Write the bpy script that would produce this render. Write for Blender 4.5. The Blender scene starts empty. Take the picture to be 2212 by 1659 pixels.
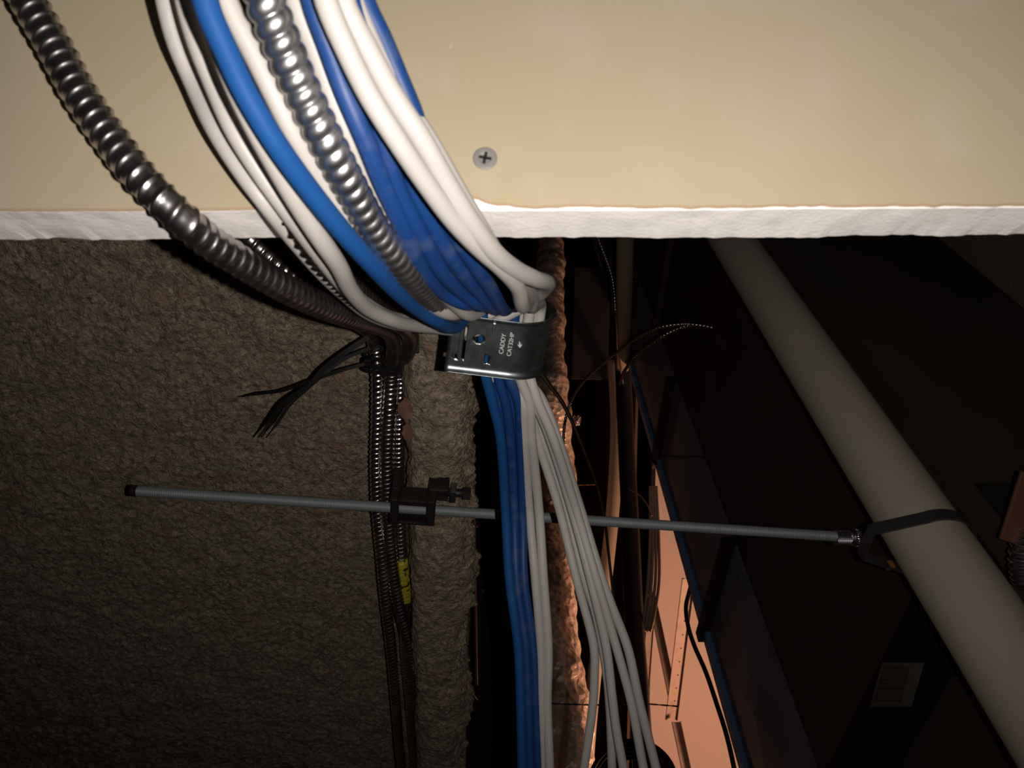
import bpy, bmesh, math, random
import numpy as np
from mathutils import Vector, Matrix

# ------------------------------------------------------------------ camera, world, light, exposure
sc = bpy.context.scene
COL = sc.collection
F = 1661.0                         # focal length in pixels of the 2212 px wide frame
CH = 3.4                           # camera height above the floor of the room below
C = Vector((0, 0, CH))
pitch, roll = math.radians(2.65), 0.026
up = Vector((-math.cos(pitch) * math.cos(roll), math.cos(pitch) * math.sin(roll), math.sin(pitch)))
fw = Vector((0, 0, -1))
yw = (fw - up * fw.dot(up)).normalized()
xw = yw.cross(up)
R = Matrix((xw, yw, up))           # rows: world axes written in camera axes

cam_d = bpy.data.cameras.new('camera'); cam = bpy.data.objects.new('camera', cam_d); COL.objects.link(cam)
cam.matrix_world = Matrix.Translation(C) @ R.to_4x4()
cam_d.sensor_width = 36; cam_d.lens = F / 2212 * 36
cam_d.clip_start = 0.01; cam_d.clip_end = 60
cam_d.dof.use_dof = True; cam_d.dof.focus_distance = 0.85; cam_d.dof.aperture_fstop = 20
sc.camera = cam

wd = bpy.data.worlds.new('world'); sc.world = wd; wd.use_nodes = True
wd.node_tree.nodes['Background'].inputs[0].default_value = (1.0, 0.86, 0.75, 1)
wd.node_tree.nodes['Background'].inputs[1].default_value = 0.004

def lamp(name, kind, loc, power, color, size):
    d = bpy.data.lights.new(name, kind); d.energy = power; d.color = color
    d.shadow_soft_size = size
    o = bpy.data.objects.new(name, d); o.location = loc; COL.objects.link(o); return o
# the phone's own flash, beside the lens
FL = C + R @ Vector((0.0245, -0.002, 0.0))
flash = lamp('phone_flash', 'SPOT', FL, 7.5, (1.0, 0.93, 0.86), 0.0022)
flash.data.spot_size = math.radians(140); flash.data.spot_blend = 1.0
flash.rotation_euler = (cam.matrix_world @ Matrix.Rotation(math.radians(20), 4, 'X')).to_euler()
# the light fixture of the room under the ceiling grid
lamp('room_lamp', 'POINT', Vector((-1.6, 2.45, CH - 1.5)), 84.0, (1.0, 0.46, 0.27), 0.10)

vs = sc.view_settings
vs.view_transform = 'Standard'; vs.look = 'None'; vs.exposure = 0.0; vs.gamma = 1.0; vs.use_curve_mapping = False

# ------------------------------------------------------------------ geometry helpers
def P(px, py, d):
    return C + R @ Vector(((px - 1106) / F * d, (829.5 - py) / F * d, -d))
def W(x, y, z):
    return Vector((x, y, z + CH))
def ray(px, py):
    return (R @ Vector(((px - 1106) / F, (829.5 - py) / F, -1.0)))
def PZ(px, py, z):                 # meets the level plane z (relative to the camera)
    r = ray(px, py); return C + r * (z / r.z)
def PY(px, py, y):
    r = ray(px, py); return C + r * (y / r.y)
def PPl(px, py, o, n):             # meets the plane through o with normal n
    r = ray(px, py); return C + r * ((o - C).dot(n) / r.dot(n))

def tag(o, label=None, cat=None, group=None, kind=None):
    if label: o['label'] = label
    if cat: o['category'] = cat
    if group: o['group'] = group
    if kind: o['kind'] = kind
    return o
def mobj(name, verts, faces, mat, parent=None, smooth=True, mats=None, midx=None):
    me = bpy.data.meshes.new(name)
    me.from_pydata([tuple(v) for v in verts] if not isinstance(verts, np.ndarray) else verts.tolist(), [], faces if not isinstance(faces, np.ndarray) else faces.tolist())
    me.update()
    for m in (mats or [mat]): me.materials.append(m)
    if midx is not None: me.polygons.foreach_set('material_index', midx)
    me.polygons.foreach_set('use_smooth', [smooth] * len(me.polygons))
    o = bpy.data.objects.new(name, me); COL.objects.link(o)
    if parent: o.parent = parent
    return o
def empty(name, loc=None):
    o = bpy.data.objects.new(name, None); COL.objects.link(o); o.empty_display_size = 0.02
    if loc is not None: o.location = loc
    return o
def adopt(child, parent):          # parts are modelled in world space; keep them there
    child.parent = parent
    child.matrix_parent_inverse = Matrix.Translation(parent.location).inverted()
def bm_obj(name, bm, mat, parent=None, smooth=False):
    me = bpy.data.meshes.new(name); bm.to_mesh(me); bm.free(); me.materials.append(mat)
    me.polygons.foreach_set('use_smooth', [smooth] * len(me.polygons))
    o = bpy.data.objects.new(name, me); COL.objects.link(o)
    if parent: adopt(o, parent)
    return o
def box(bm, o, ax, ay, az, x0, x1, y0, y1, z0, z1, bev=0.0):
    vs_ = []
    for z in (z0, z1):
        for (x, y) in ((x0, y0), (x1, y0), (x1, y1), (x0, y1)):
            vs_.append(bm.verts.new(o + ax * x + ay * y + az * z))
    fs = []
    for q in ((3, 2, 1, 0), (4, 5, 6, 7), (0, 1, 5, 4), (1, 2, 6, 5), (2, 3, 7, 6), (3, 0, 4, 7)):
        fs.append(bm.faces.new([vs_[i] for i in q]))
    if bev > 0:
        es = list({e for f in fs for e in f.edges})
        bmesh.ops.bevel(bm, geom=es, offset=bev, segments=2, affect='EDGES', profile=0.5)
def cyl(bm, a, b, r, n=24, r2=None, cap=True):
    r2 = r if r2 is None else r2
    d = (b - a).normalized(); u = d.orthogonal().normalized(); v = d.cross(u)
    A = [bm.verts.new(a + (u * math.cos(t) + v * math.sin(t)) * r) for t in [2 * math.pi * i / n for i in range(n)]]
    B = [bm.verts.new(b + (u * math.cos(t) + v * math.sin(t)) * r2) for t in [2 * math.pi * i / n for i in range(n)]]
    for i in range(n):
        bm.faces.new((A[i], A[(i + 1) % n], B[(i + 1) % n], B[i]))
    if cap:
        bm.faces.new(A[::-1]); bm.faces.new(B)

def ext(pts, a=.8, b=2.5):
    return [pts[0] + (pts[0] - pts[1]) * a] + list(pts) + [pts[-1] + (pts[-1] - pts[-2]) * b]
def smooth_path(pts, step, rad=None):
    """Catmull-Rom through the points, resampled at an even step. pts: Vectors"""
    p = np.array([list(q) for q in pts], float)
    if len(p) == 2:
        dense = np.linspace(0, 1, 50)[:, None] * (p[1] - p[0]) + p[0]
        rr = np.linspace(0, 1, 50)
    else:
        q = np.vstack([2 * p[0] - p[1], p, 2 * p[-1] - p[-2]])
        out = []; rr = []
        for i in range(1, len(q) - 2):
            p0, p1, p2, p3 = q[i - 1], q[i], q[i + 1], q[i + 2]
            t0 = 0.0; t1 = t0 + max(np.linalg.norm(p1 - p0), 1e-6) ** .5
            t2 = t1 + max(np.linalg.norm(p2 - p1), 1e-6) ** .5; t3 = t2 + max(np.linalg.norm(p3 - p2), 1e-6) ** .5
            for k in range(24):
                t = t1 + (t2 - t1) * k / 24
                A1 = (t1 - t) / (t1 - t0) * p0 + (t - t0) / (t1 - t0) * p1
                A2 = (t2 - t) / (t2 - t1) * p1 + (t - t1) / (t2 - t1) * p2
                A3 = (t3 - t) / (t3 - t2) * p2 + (t - t2) / (t3 - t2) * p3
                B1 = (t2 - t) / (t2 - t0) * A1 + (t - t0) / (t2 - t0) * A2
                B2 = (t3 - t) / (t3 - t1) * A2 + (t - t1) / (t3 - t1) * A3
                out.append((t2 - t) / (t2 - t1) * B1 + (t - t1) / (t2 - t1) * B2)
                rr.append((i - 1 + k / 24) / (len(p) - 1))
        out.append(p[-1]); rr.append(1.0)
        dense = np.array(out); rr = np.array(rr)
    seg = np.linalg.norm(np.diff(dense, axis=0), axis=1); s = np.concatenate([[0], np.cumsum(seg)])
    n = max(2, int(s[-1] / step) + 1); t = np.linspace(0, s[-1], n)
    res = np.stack([np.interp(t, s, dense[:, i]) for i in range(3)], 1)
    return res, t, np.interp(t, s, rr)
def frames(c):
    T = np.gradient(c, axis=0); T /= np.linalg.norm(T, axis=1)[:, None]
    U = np.zeros_like(T)
    u = np.cross(T[0], [0, 0, 1.0]);
    if np.linalg.norm(u) < 1e-3: u = np.cross(T[0], [1.0, 0, 0])
    U[0] = u / np.linalg.norm(u)
    for i in range(1, len(T)):
        u = U[i - 1] - T[i] * np.dot(U[i - 1], T[i]); U[i] = u / np.linalg.norm(u)
    return T, U, np.cross(T, U)
def tube(name, pts, r, mat, segs=14, step=0.004, rfun=None, parent=None, cap=True, flat=None, helix=False, disp=None):
    c, s, q = smooth_path(pts, step)
    T, U, V = frames(c)
    th = np.arange(segs) * 2 * math.pi / segs
    rad = np.full((len(c), segs), r, float)
    if rfun is not None: rad = rad * rfun(s[:, None], th[None, :], q[:, None])
    a = np.cos(th)[None, :, None] * U[:, None, :]; b = np.sin(th)[None, :, None] * V[:, None, :]
    if flat: b = b * flat
    v = c[:, None, :] + (a + b) * rad[:, :, None]
    if disp is not None: v = v + (a + b) * disp(v)[:, :, None]
    n = len(c)
    i = np.arange(n - 1)[:, None] * segs; j = np.arange(segs)[None, :]; k = (j + 1) % segs
    f = np.stack([i + j, i + k, i + segs + k, i + segs + j], -1).reshape(-1, 4)
    faces = f.tolist()
    if cap:
        faces.append(list(range(segs))[::-1]); faces.append([(n - 1) * segs + x for x in range(segs)])
    return mobj(name, v.reshape(-1, 3), faces, mat, parent)

# vectorised value noise
_rng = np.random.RandomState(7); _tab = _rng.rand(4096)
def vnoise(p, scale, seed=0):
    q = p / scale + 100.0; i = np.floor(q).astype(np.int64); f = q - i; f = f * f * (3 - 2 * f)
    def h(dx, dy, dz):
        return _tab[((i[..., 0] + dx) * 73856093 ^ (i[..., 1] + dy) * 19349663 ^ (i[..., 2] + dz) * 83492791 ^ seed * 2654435) & 4095]
    x, y, z = f[..., 0], f[..., 1], f[..., 2]
    def L(a, b, t): return a + (b - a) * t
    return L(L(L(h(0, 0, 0), h(1, 0, 0), x), L(h(0, 1, 0), h(1, 1, 0), x), y),
             L(L(h(0, 0, 1), h(1, 0, 1), x), L(h(0, 1, 1), h(1, 1, 1), x), y), z) - 0.5

# ------------------------------------------------------------------ materials
def mat(name, col, rough=0.5, metal=0.0, var=None, bump=None, spec=0.5, coat=0.0):
    """var: list of (scale, colour, lo, hi, amount) patches; bump: list of (kind, scale, distance)"""
    m = bpy.data.materials.new(name); m.use_nodes = True; nt = m.node_tree; N = nt.nodes; K = nt.links
    b = N['Principled BSDF']
    b.inputs['Base Color'].default_value = (*col, 1); b.inputs['Roughness'].default_value = rough
    b.inputs['Metallic'].default_value = metal
    b.inputs['Specular IOR Level'].default_value = spec
    b.inputs['Coat Weight'].default_value = coat
    tc = N.new('ShaderNodeTexCoord')
    last = None
    for (sc_, c2, lo, hi, amt) in (var or []):
        nz = N.new('ShaderNodeTexNoise'); nz.inputs['Scale'].default_value = sc_; nz.inputs['Detail'].default_value = 5
        K.new(tc.outputs['Object'], nz.inputs['Vector'])
        mr = N.new('ShaderNodeMapRange'); mr.inputs[1].default_value = lo; mr.inputs[2].default_value = hi
        mr.inputs[4].default_value = amt; K.new(nz.outputs[0], mr.inputs[0])
        mx = N.new('ShaderNodeMix'); mx.data_type = 'RGBA'
        K.new(mr.outputs[0], mx.inputs[0])
        if last is None: mx.inputs[6].default_value = (*col, 1)
        else: K.new(last, mx.inputs[6])
        mx.inputs[7].default_value = (*c2, 1); last = mx.outputs[2]
    if last is not None: K.new(last, b.inputs['Base Color'])
    lastn = None
    for (kind, sc_, dist) in (bump or []):
        if kind == 'noise':
            t = N.new('ShaderNodeTexNoise'); t.inputs['Detail'].default_value = 6; t.inputs['Scale'].default_value = sc_; out = t.outputs[0]
        else:
            t = N.new('ShaderNodeTexVoronoi'); t.inputs['Scale'].default_value = sc_; out = t.outputs['Distance']
        K.new(tc.outputs['Object'], t.inputs['Vector'])
        bp = N.new('ShaderNodeBump'); bp.inputs['Distance'].default_value = dist; bp.inputs['Strength'].default_value = 1.0
        K.new(out, bp.inputs['Height'])
        if lastn is not None: K.new(lastn, bp.inputs['Normal'])
        lastn = bp.outputs[0]
    if lastn is not None: K.new(lastn, b.inputs['Normal'])
    return m

M = {}
M['paper'] = mat('drywall_paper', (0.415, 0.342, 0.242), 0.8, var=[(9, (0.46, 0.385, 0.295), .45, .66, .7), (4, (0.39, 0.33, 0.21), .45, .65, .6), (26, (0.44, 0.37, 0.285), .54, .70, .5), (170, (0.72, 0.62, 0.52), .74, .80, .8)], bump=[('noise', 900, 0.00006)], spec=0.25)
M['gypsum'] = mat('gypsum_core', (0.90, 0.86, 0.83), 0.9, var=[(60, (0.70, 0.66, 0.62), .5, .7, .6)], bump=[('noise', 500, 0.0003)], spec=0.2)
M['torn'] = mat('torn_paper_edge', (0.42, 0.30, 0.20), 0.9, spec=0.1)
M['white'] = mat('white_cable_jacket', (0.43, 0.405, 0.385), 0.45, var=[(30, (0.39, 0.36, 0.32), .5, .75, .5)], spec=0.35)
M['blue'] = mat('blue_cable_jacket', (0.006, 0.040, 0.165), 0.5, var=[(16, (0.008, 0.050, 0.19), .4, .6, .5), (70, (0.13, 0.155, 0.215), .54, .80, .4)], spec=0.4)
M['blue_clean'] = mat('blue_jacket_clean', (0.008, 0.062, 0.215), 0.6, var=[(50, (0.03, 0.10, 0.27), .52, .75, .4)], spec=0.15)
M['alum'] = mat('aluminium_armour', (0.62, 0.62, 0.63), 0.36, 1.0, var=[(60, (0.42, 0.42, 0.44), .45, .65, .7)], bump=[('noise', 700, 0.00005)])
M['steel'] = mat('steel_armour', (0.50, 0.47, 0.48), 0.31, 1.0, var=[(90, (0.26, 0.24, 0.24), .45, .65, .7)], bump=[('noise', 500, 0.00005)])
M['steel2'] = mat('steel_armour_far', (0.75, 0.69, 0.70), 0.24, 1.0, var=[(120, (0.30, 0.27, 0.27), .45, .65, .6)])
M['galv'] = mat('galvanised_steel', (0.23, 0.26, 0.26), 0.38, 1.0, var=[(150, (0.34, 0.38, 0.39), .4, .6, .8)], bump=[('noise', 400, 0.00004)])
M['rod'] = mat('zinc_threaded_rod', (0.24, 0.27, 0.27), 0.55, 0.35)
M['blackpl'] = mat('black_nylon', (0.010, 0.009, 0.008), 0.6, spec=0.2)
M['cast'] = mat('black_iron_casting', (0.020, 0.015, 0.014), 0.45, 0.3, bump=[('noise', 400, 0.0002)])
M['slot'] = mat('recess_shade', (0.01, 0.01, 0.01), 0.8)  # near-black colour for the shade inside recesses and holes
M['spray'] = mat('sprayed_fireproofing', (0.30, 0.24, 0.175), 0.95,
    var=[(300, (0.50, 0.41, 0.31), .48, .66, .8), (170, (0.11, 0.085, 0.058), .48, .66, .8), (60, (0.18, 0.16, 0.105), .48, .65, .6), (45, (0.29, 0.17, 0.12), .54, .70, .6)],
    bump=[('noise', 600, 0.0022), ('voronoi', 330, 0.0010)], spec=0.15)
M['primer'] = mat('red_oxide_primer', (0.16, 0.065, 0.045), 0.8, var=[(80, (0.25, 0.19, 0.14), .5, .7, .7)], bump=[('noise', 200, 0.001)])
M['foil'] = mat('crinkled_foil_jacket', (0.95, 0.84, 0.70), 0.40, 0.45, var=[(7, (0.34, 0.24, 0.17), .54, .66, .8)], bump=[('voronoi', 40, 0.006), ('noise', 26, 0.010)])
M['foil2'] = mat('foil_tape', (0.72, 0.60, 0.48), 0.40, 0.8, bump=[('noise', 60, 0.004)])
M['pipe'] = mat('painted_sprinkler_pipe', (0.42, 0.37, 0.30), 0.6, var=[(25, (0.38, 0.35, 0.29), .4, .7, .6), (300, (0.28, 0.25, 0.22), .7, .8, .5)], spec=0.3)
M['ductdark'] = mat('dusty_duct_wrap', (0.058, 0.044, 0.036), 0.7, var=[(6, (0.045, 0.036, 0.032), .4, .6, .8), (260, (0.20, 0.17, 0.14), .76, .80, .7)], bump=[('noise', 60, 0.001)], spec=0.3)
M['ductside'] = mat('duct_side', (0.045, 0.031, 0.025), 0.7, var=[(9, (0.057, 0.039, 0.031), .4, .6, .8), (260, (0.15, 0.13, 0.11), .77, .80, .7)], spec=0.3)
M['ductgrey'] = mat('galvanised_duct', (0.22, 0.25, 0.34), 0.5, 0.25, var=[(7, (0.17, 0.19, 0.25), .4, .6, .8)])
M['flange'] = mat('duct_flange_bluelit', (0.20, 0.36, 0.70), 0.45, 0.4)  # blue reflected light on the rim is put into the colour
M['canvas'] = mat('black_duct_connector', (0.006, 0.006, 0.006), 0.8)
M['sticker'] = mat('paper_label', (0.13, 0.12, 0.11), 0.7)
M['ink'] = mat('label_ink', (0.035, 0.033, 0.03), 0.8)
M['purple'] = mat('purple_print', (0.10, 0.03, 0.11), 0.8)
M['brown'] = mat('dark_brown_steel', (0.028, 0.014, 0.010), 0.7)
M['black'] = mat('black_pipe', (0.012, 0.009, 0.008), 0.6)
M['tanpipe'] = mat('tan_plastic_pipe', (0.36, 0.31, 0.24), 0.55)
M['tile'] = mat('ceiling_tile_top', (0.16, 0.12, 0.09), 0.9, bump=[('noise', 120, 0.002)])
M['tee'] = mat('ceiling_grid_steel', (0.34, 0.29, 0.24), 0.5, 0.1, var=[(30, (0.22, 0.17, 0.12), .5, .7, .7)])
M['roomwall'] = mat('room_wall_paint', (0.66, 0.60, 0.54), 0.9, spec=0.2)
M['yellow'] = mat('yellow_tape', (0.50, 0.42, 0.03), 0.5, var=[(160, (0.03, 0.03, 0.01), .56, .60, 1.0)])
M['orange'] = mat('orange_sticker', (0.26, 0.10, 0.02), 0.6)
M['copper'] = mat('rusty_wire', (0.30, 0.14, 0.08), 0.5, 0.5)
M['plug'] = mat('screw_head_steel', (0.24, 0.23, 0.215), 0.6, 0.2, bump=[('noise', 1500, 0.0001)])
M['brick'] = mat('dark_masonry', (0.05, 0.03, 0.022), 0.95)
M['darkcable'] = mat('dark_grey_cable', (0.05, 0.035, 0.02), 0.5)
M['browncable'] = mat('brown_cable', (0.30, 0.20, 0.14), 0.5)

# ------------------------------------------------------------------ drywall with its cut edge
PSI = math.radians(14)
_e0, _e1 = P(0, 456, .302), P(2212, 448, .302)
wz = (_e0 - _e1).normalized()      # up along the cut edge
wdir = Vector((math.cos(PSI), math.sin(PSI), 0)); wdir = (wdir - wz * wdir.dot(wz)).normalized()
wn = wz.cross(wdir); wn = wn if wn.y < 0 else -wn   # along the board, towards the camera
wedge = P(1029, 452, .302)
def build_drywall():
    T = 0.0265
    n = 900; z = np.linspace(-1.0, 0.9, n)
    p3 = np.stack([z, z * 0, z * 0 + 3.1], 1)
    nb = vnoise(p3, .004, 1) * .0009 + vnoise(p3, .018, 2) * .0014 + vnoise(p3, .09, 8) * .0010
    ng = vnoise(p3, .005, 3) * .0003 + vnoise(p3, .07, 4) * .0006
    # the paper is torn back along the lower (image right) half of the edge
    tear = np.clip((0.012 - z) / 0.008, 0, 1) * (0.0004 + 0.0040 * np.exp(-((z - 0.004) / 0.008) ** 2) + np.exp(-((z + .02) / .03) ** 2) * (.0008 + vnoise(p3, .012, 5) * .0016) + vnoise(p3, .004, 6) * .0007)
    rows = []                       # (offset along the board, offset back from the face)
    rows.append((np.full(n, 1.2), np.full(n, T)))
    rows.append((0.0004 + nb, np.full(n, T)))
    rows.append((0.0000 + nb * .9, np.full(n, T * .97)))
    rows.append((0.0000 + nb * .3 + ng * .6, np.full(n, T * .6)))
    rows.append((ng * .8 + vnoise(p3, .01, 9) * .0006, np.full(n, T * .3)))
    rows.append((ng, np.full(n, .0012)))
    rows.append((ng + np.maximum(tear, 0) + .0001, np.full(n, .0006)))
    rows.append((ng + np.maximum(tear, 0) + .0004, np.full(n, -.0001)))
    rows.append((ng + np.maximum(tear, 0) + .0011, np.full(n, 0.0)))
    rows.append((np.full(n, 1.2), np.full(n, 0.0)))
    V_ = []
    for a, b in rows:
        V_.append(np.array(wedge)[None, :] + np.array(wdir)[None, :] * a[:, None] - np.array(wn)[None, :] * b[:, None] + np.array(wz)[None, :] * z[:, None])
    v = np.concatenate(V_, 0); m = len(rows)
    faces = []; mi = []
    for r in range(m - 1):
        for i in range(n - 1):
            faces.append((r * n + i, (r + 1) * n + i, (r + 1) * n + i + 1, r * n + i + 1)); mi.append([0, 1, 1, 1, 1, 1, 2, 2, 0][r])
    for e in (0, n - 1):
        faces.append([r * n + e for r in range(m)]); mi.append(1)
    o = mobj('wall_right', v, faces, None, smooth=False, mats=[M['paper'], M['gypsum'], M['torn']], midx=mi)
    tag(o, 'tan drywall board with a raw white cut edge', kind='structure')
build_drywall()
def build_screw():
    c = PPl(1048, 343, wedge, wn) + wn * 0.0002
    root = empty('drywall_screw', c)
    u = wz; v = wdir
    bm = bmesh.new(); n = 36; rings = []
    for (r, h) in ((.0049, -.0008), (.0049, .0003), (.0045, .0006), (.0030, .0007), (.0016, .0004)):
        rings.append([bm.verts.new(c + (u * math.cos(t) + v * math.sin(t)) * r + wn * h) for t in [2 * math.pi * i / n for i in range(n)]])
    for a, b in zip(rings, rings[1:]):
        for i in range(n): bm.faces.new((a[i], a[(i + 1) % n], b[(i + 1) % n], b[i]))
    bm.faces.new(rings[-1])
    bm_obj('screw_head', bm, M['plug'], root)
    bm = bmesh.new()
    for ang in (.2, .2 + math.pi / 2):
        a = u * math.cos(ang) + v * math.sin(ang); b = wn.cross(a)
        box(bm, c + wn * .0006, a, b, wn, -.0026, .0026, -.0006, .0006, 0, .0002)
    bm_obj('recess_shade_bars', bm, M['slot'], root)  # raised dark bars; shade of the recess given as colour
    tag(root, 'grey cross-head screw sunk in the tan drywall face', 'screw')
build_screw()

# ------------------------------------------------------------------ sprayed steel beam
BETA = math.radians(32)
xb = Vector((math.cos(BETA), -math.sin(BETA), 0)); yb = Vector((math.sin(BETA), math.cos(BETA), 0)); zb = Vector((0, 0, 1))
OB = W(0.012, 0.69, 0)            # on the front tip of the bottom flange
def BP(px, py, depth_b):           # pixel -> point on the plane parallel to the beam, depth_b behind the flange tip
    return PPl(px, py, OB + yb * depth_b, yb)
def build_beam():
    prof = [(.112, .80), (.112, .12), (.108, .098), (.095, .080), (.06, .070), (.02, .066), (.004, .060), (-.001, .045), (-.001, .028), (.003, .014), (.012, .006), (.05, .004), (.20, .004)]
    pr = np.array([(a, b) for a, b in prof]); seg = np.linalg.norm(np.diff(pr, axis=0), axis=1); s = np.concatenate([[0], np.cumsum(seg)])
    t = np.concatenate([np.arange(0, s[-1] - .12, .0019), np.linspace(s[-1] - .12, s[-1], 16)])
    py = np.interp(t, s, pr[:, 0]); pz = np.interp(t, s, pr[:, 1])
    for _ in range(6):
        py[1:-1] = (py[:-2] + 2 * py[1:-1] + py[2:]) / 4; pz[1:-1] = (pz[:-2] + 2 * pz[1:-1] + pz[2:]) / 4
    ty = np.gradient(py); tz = np.gradient(pz); L = np.hypot(ty, tz); ny = tz / L; nz = -ty / L    # outward: towards -yb on the web
    x = np.arange(-1.35, 0.55, .0021)
    Xg, Tg = np.meshgrid(x, t, indexing='ij')
    Yg = np.repeat(py[None, :], len(x), 0); Zg = np.repeat(pz[None, :], len(x), 0)
    p3 = np.stack([Xg, Yg, Zg], -1)
    front = np.exp(-((t - (s[7] + .01)) / .03) ** 2)[None, :]
    d = vnoise(p3, .030, 1) * .006 + vnoise(p3, .012, 2) * .0026 + vnoise(p3, .0066, 3) * .0026 + vnoise(p3, .0040, 4) * .0026
    d = d + front * (vnoise(p3, .05, 5) * .005)
    zlow = np.clip((t - s[8]) / .03, 0, 1)[None, :] * np.clip((s[11] - t) / .03 + 1, 0, 1)[None, :]
    q3 = np.stack([Xg, Xg * 0, Xg * 0], -1)
    sag = (vnoise(q3, .10, 6) * .020 + vnoise(q3, .035, 7) * .012 + vnoise(p3, .011, 10) * .013 + vnoise(p3, .005, 11) * .010) * zlow
    Y = Yg + ny[None, :] * d * -1 * -1; Z = Zg + nz[None, :] * d - sag * 1.0
    Y = Yg + ny[None, :] * d; 
    v = np.array(OB)[None, None, :] + np.array(xb) * Xg[..., None] + np.array(yb) * Y[..., None] + np.array([0, 0, 1.0]) * Z[..., None]
    n, m = len(x), len(t)
    i = np.arange(n - 1)[:, None] * m; j = np.arange(m - 1)[None, :]
    f = np.stack([i + j, i + j + 1, i + m + j + 1, i + m + j], -1).reshape(-1, 4)
    nf = (n - 1) * (m - 1)
    # close the back
    o = mobj('fireproofing_coat', v.reshape(-1, 3), f, M['spray'])
    return o
beam_root = empty('steel_beam', OB)
bc = build_beam(); adopt(bc, beam_root)
bm = bmesh.new()
box(bm, OB, xb, yb, zb, -1.35, .55, .118, .132, .03, .80)
box(bm, OB, xb, yb, zb, -1.35, .55, .025, .225, .026, .045)
bm_obj('steel_section', bm, M['primer'], beam_root)
tag(beam_root, 'steel beam coated in lumpy brown-grey sprayed fireproofing', 'beam')
# rust-red bare patches where the spray is thin at the top of the flange
for (px, py, a, b) in ((876, 885, .011, .020), (880, 935, .008, .016)):
    c = BP(px, py, -.004); n_ = 26; rr = random.Random(px)
    base = [1 + rr.uniform(-.12, .12) for _ in range(n_)]
    vv = [c - yb * .001] + [c + (zb * math.cos(2 * math.pi * k / n_) * a + xb * math.sin(2 * math.pi * k / n_) * b) * base[k] * .62 for k in range(n_)]
    ff = [(0, 1 + k, 1 + (k + 1) % n_) for k in range(n_)]
    o = mobj('primer_patch', vv, ff, M['primer']); adopt(o, beam_root); o['label'] = 'rust-red bare patch'

# beyond and under the beam: a dark brown steel angle and thin rods
def straight(name, p0, p1, r, m, label, cat, group=None, segs=12, step=.02):
    o = tube(name, [p0, p1], r, m, segs=segs, step=step)
    tag(o, label, cat, group); return o
bm = bmesh.new()
a0 = PY(1000, 300, 2.2); a1 = PY(1040, 1900, 2.2)
dirA = (a1 - a0).normalized(); upA = Vector((0, 0, 1)); bkA = dirA.cross(upA)
La = (a1 - a0).length
box(bm, a0, dirA, bkA, upA, 0, La, 0, .008, -.10, .25)
box(bm, a0, dirA, bkA, upA, 0, La, -.06, .0, -.10, -.092)
o = bm_obj('steel_angle', bm, M['brown']); tag(o, 'dark red-brown steel angle in the gloom beyond the beam', 'beam')
straight('thin_rod', PY(1022, 960, 1.5), PY(1030, 1480, 1.55), .0022, M['copper'], 'thin rusty rod running along the dark gap under the beam', 'rod')
straight('tie_wire', BP(975, 1185, .05), PY(1031, 1136, 1.5), .0016, M['copper'], 'short slanting rusty wire under the beam, below the iron clamp', 'wire')
straight('tie_wire', BP(992, 1458, .05), PY(1031, 1512, 1.6), .0012, M['browncable'], 'short thin slanting wire under the beam near the bottom edge of the photo', 'wire')
bm = bmesh.new(); c = PY(1000, 892, 2.185)
box(bm, c, zb * -1, Vector((1, 0, 0)), Vector((0, 1, 0)), -.012, .030, -.009, .009, 0, .02, .001)
o = bm_obj('wood_block', bm, M['browncable']); tag(o, 'small brown block sticking out from behind the flange', 'block')
bm = bmesh.new(); c = PY(1055, 1277, 2.19)
box(bm, c, zb * -1, Vector((1, 0, 0)), Vector((0, 1, 0)), -.020, .006, -.004, .004, 0, .01, .001)
o = bm_obj('bent_tab', bm, M['copper']); tag(o, 'tiny rusty tab in the dark gap left of the blue cables', 'bracket')

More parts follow.
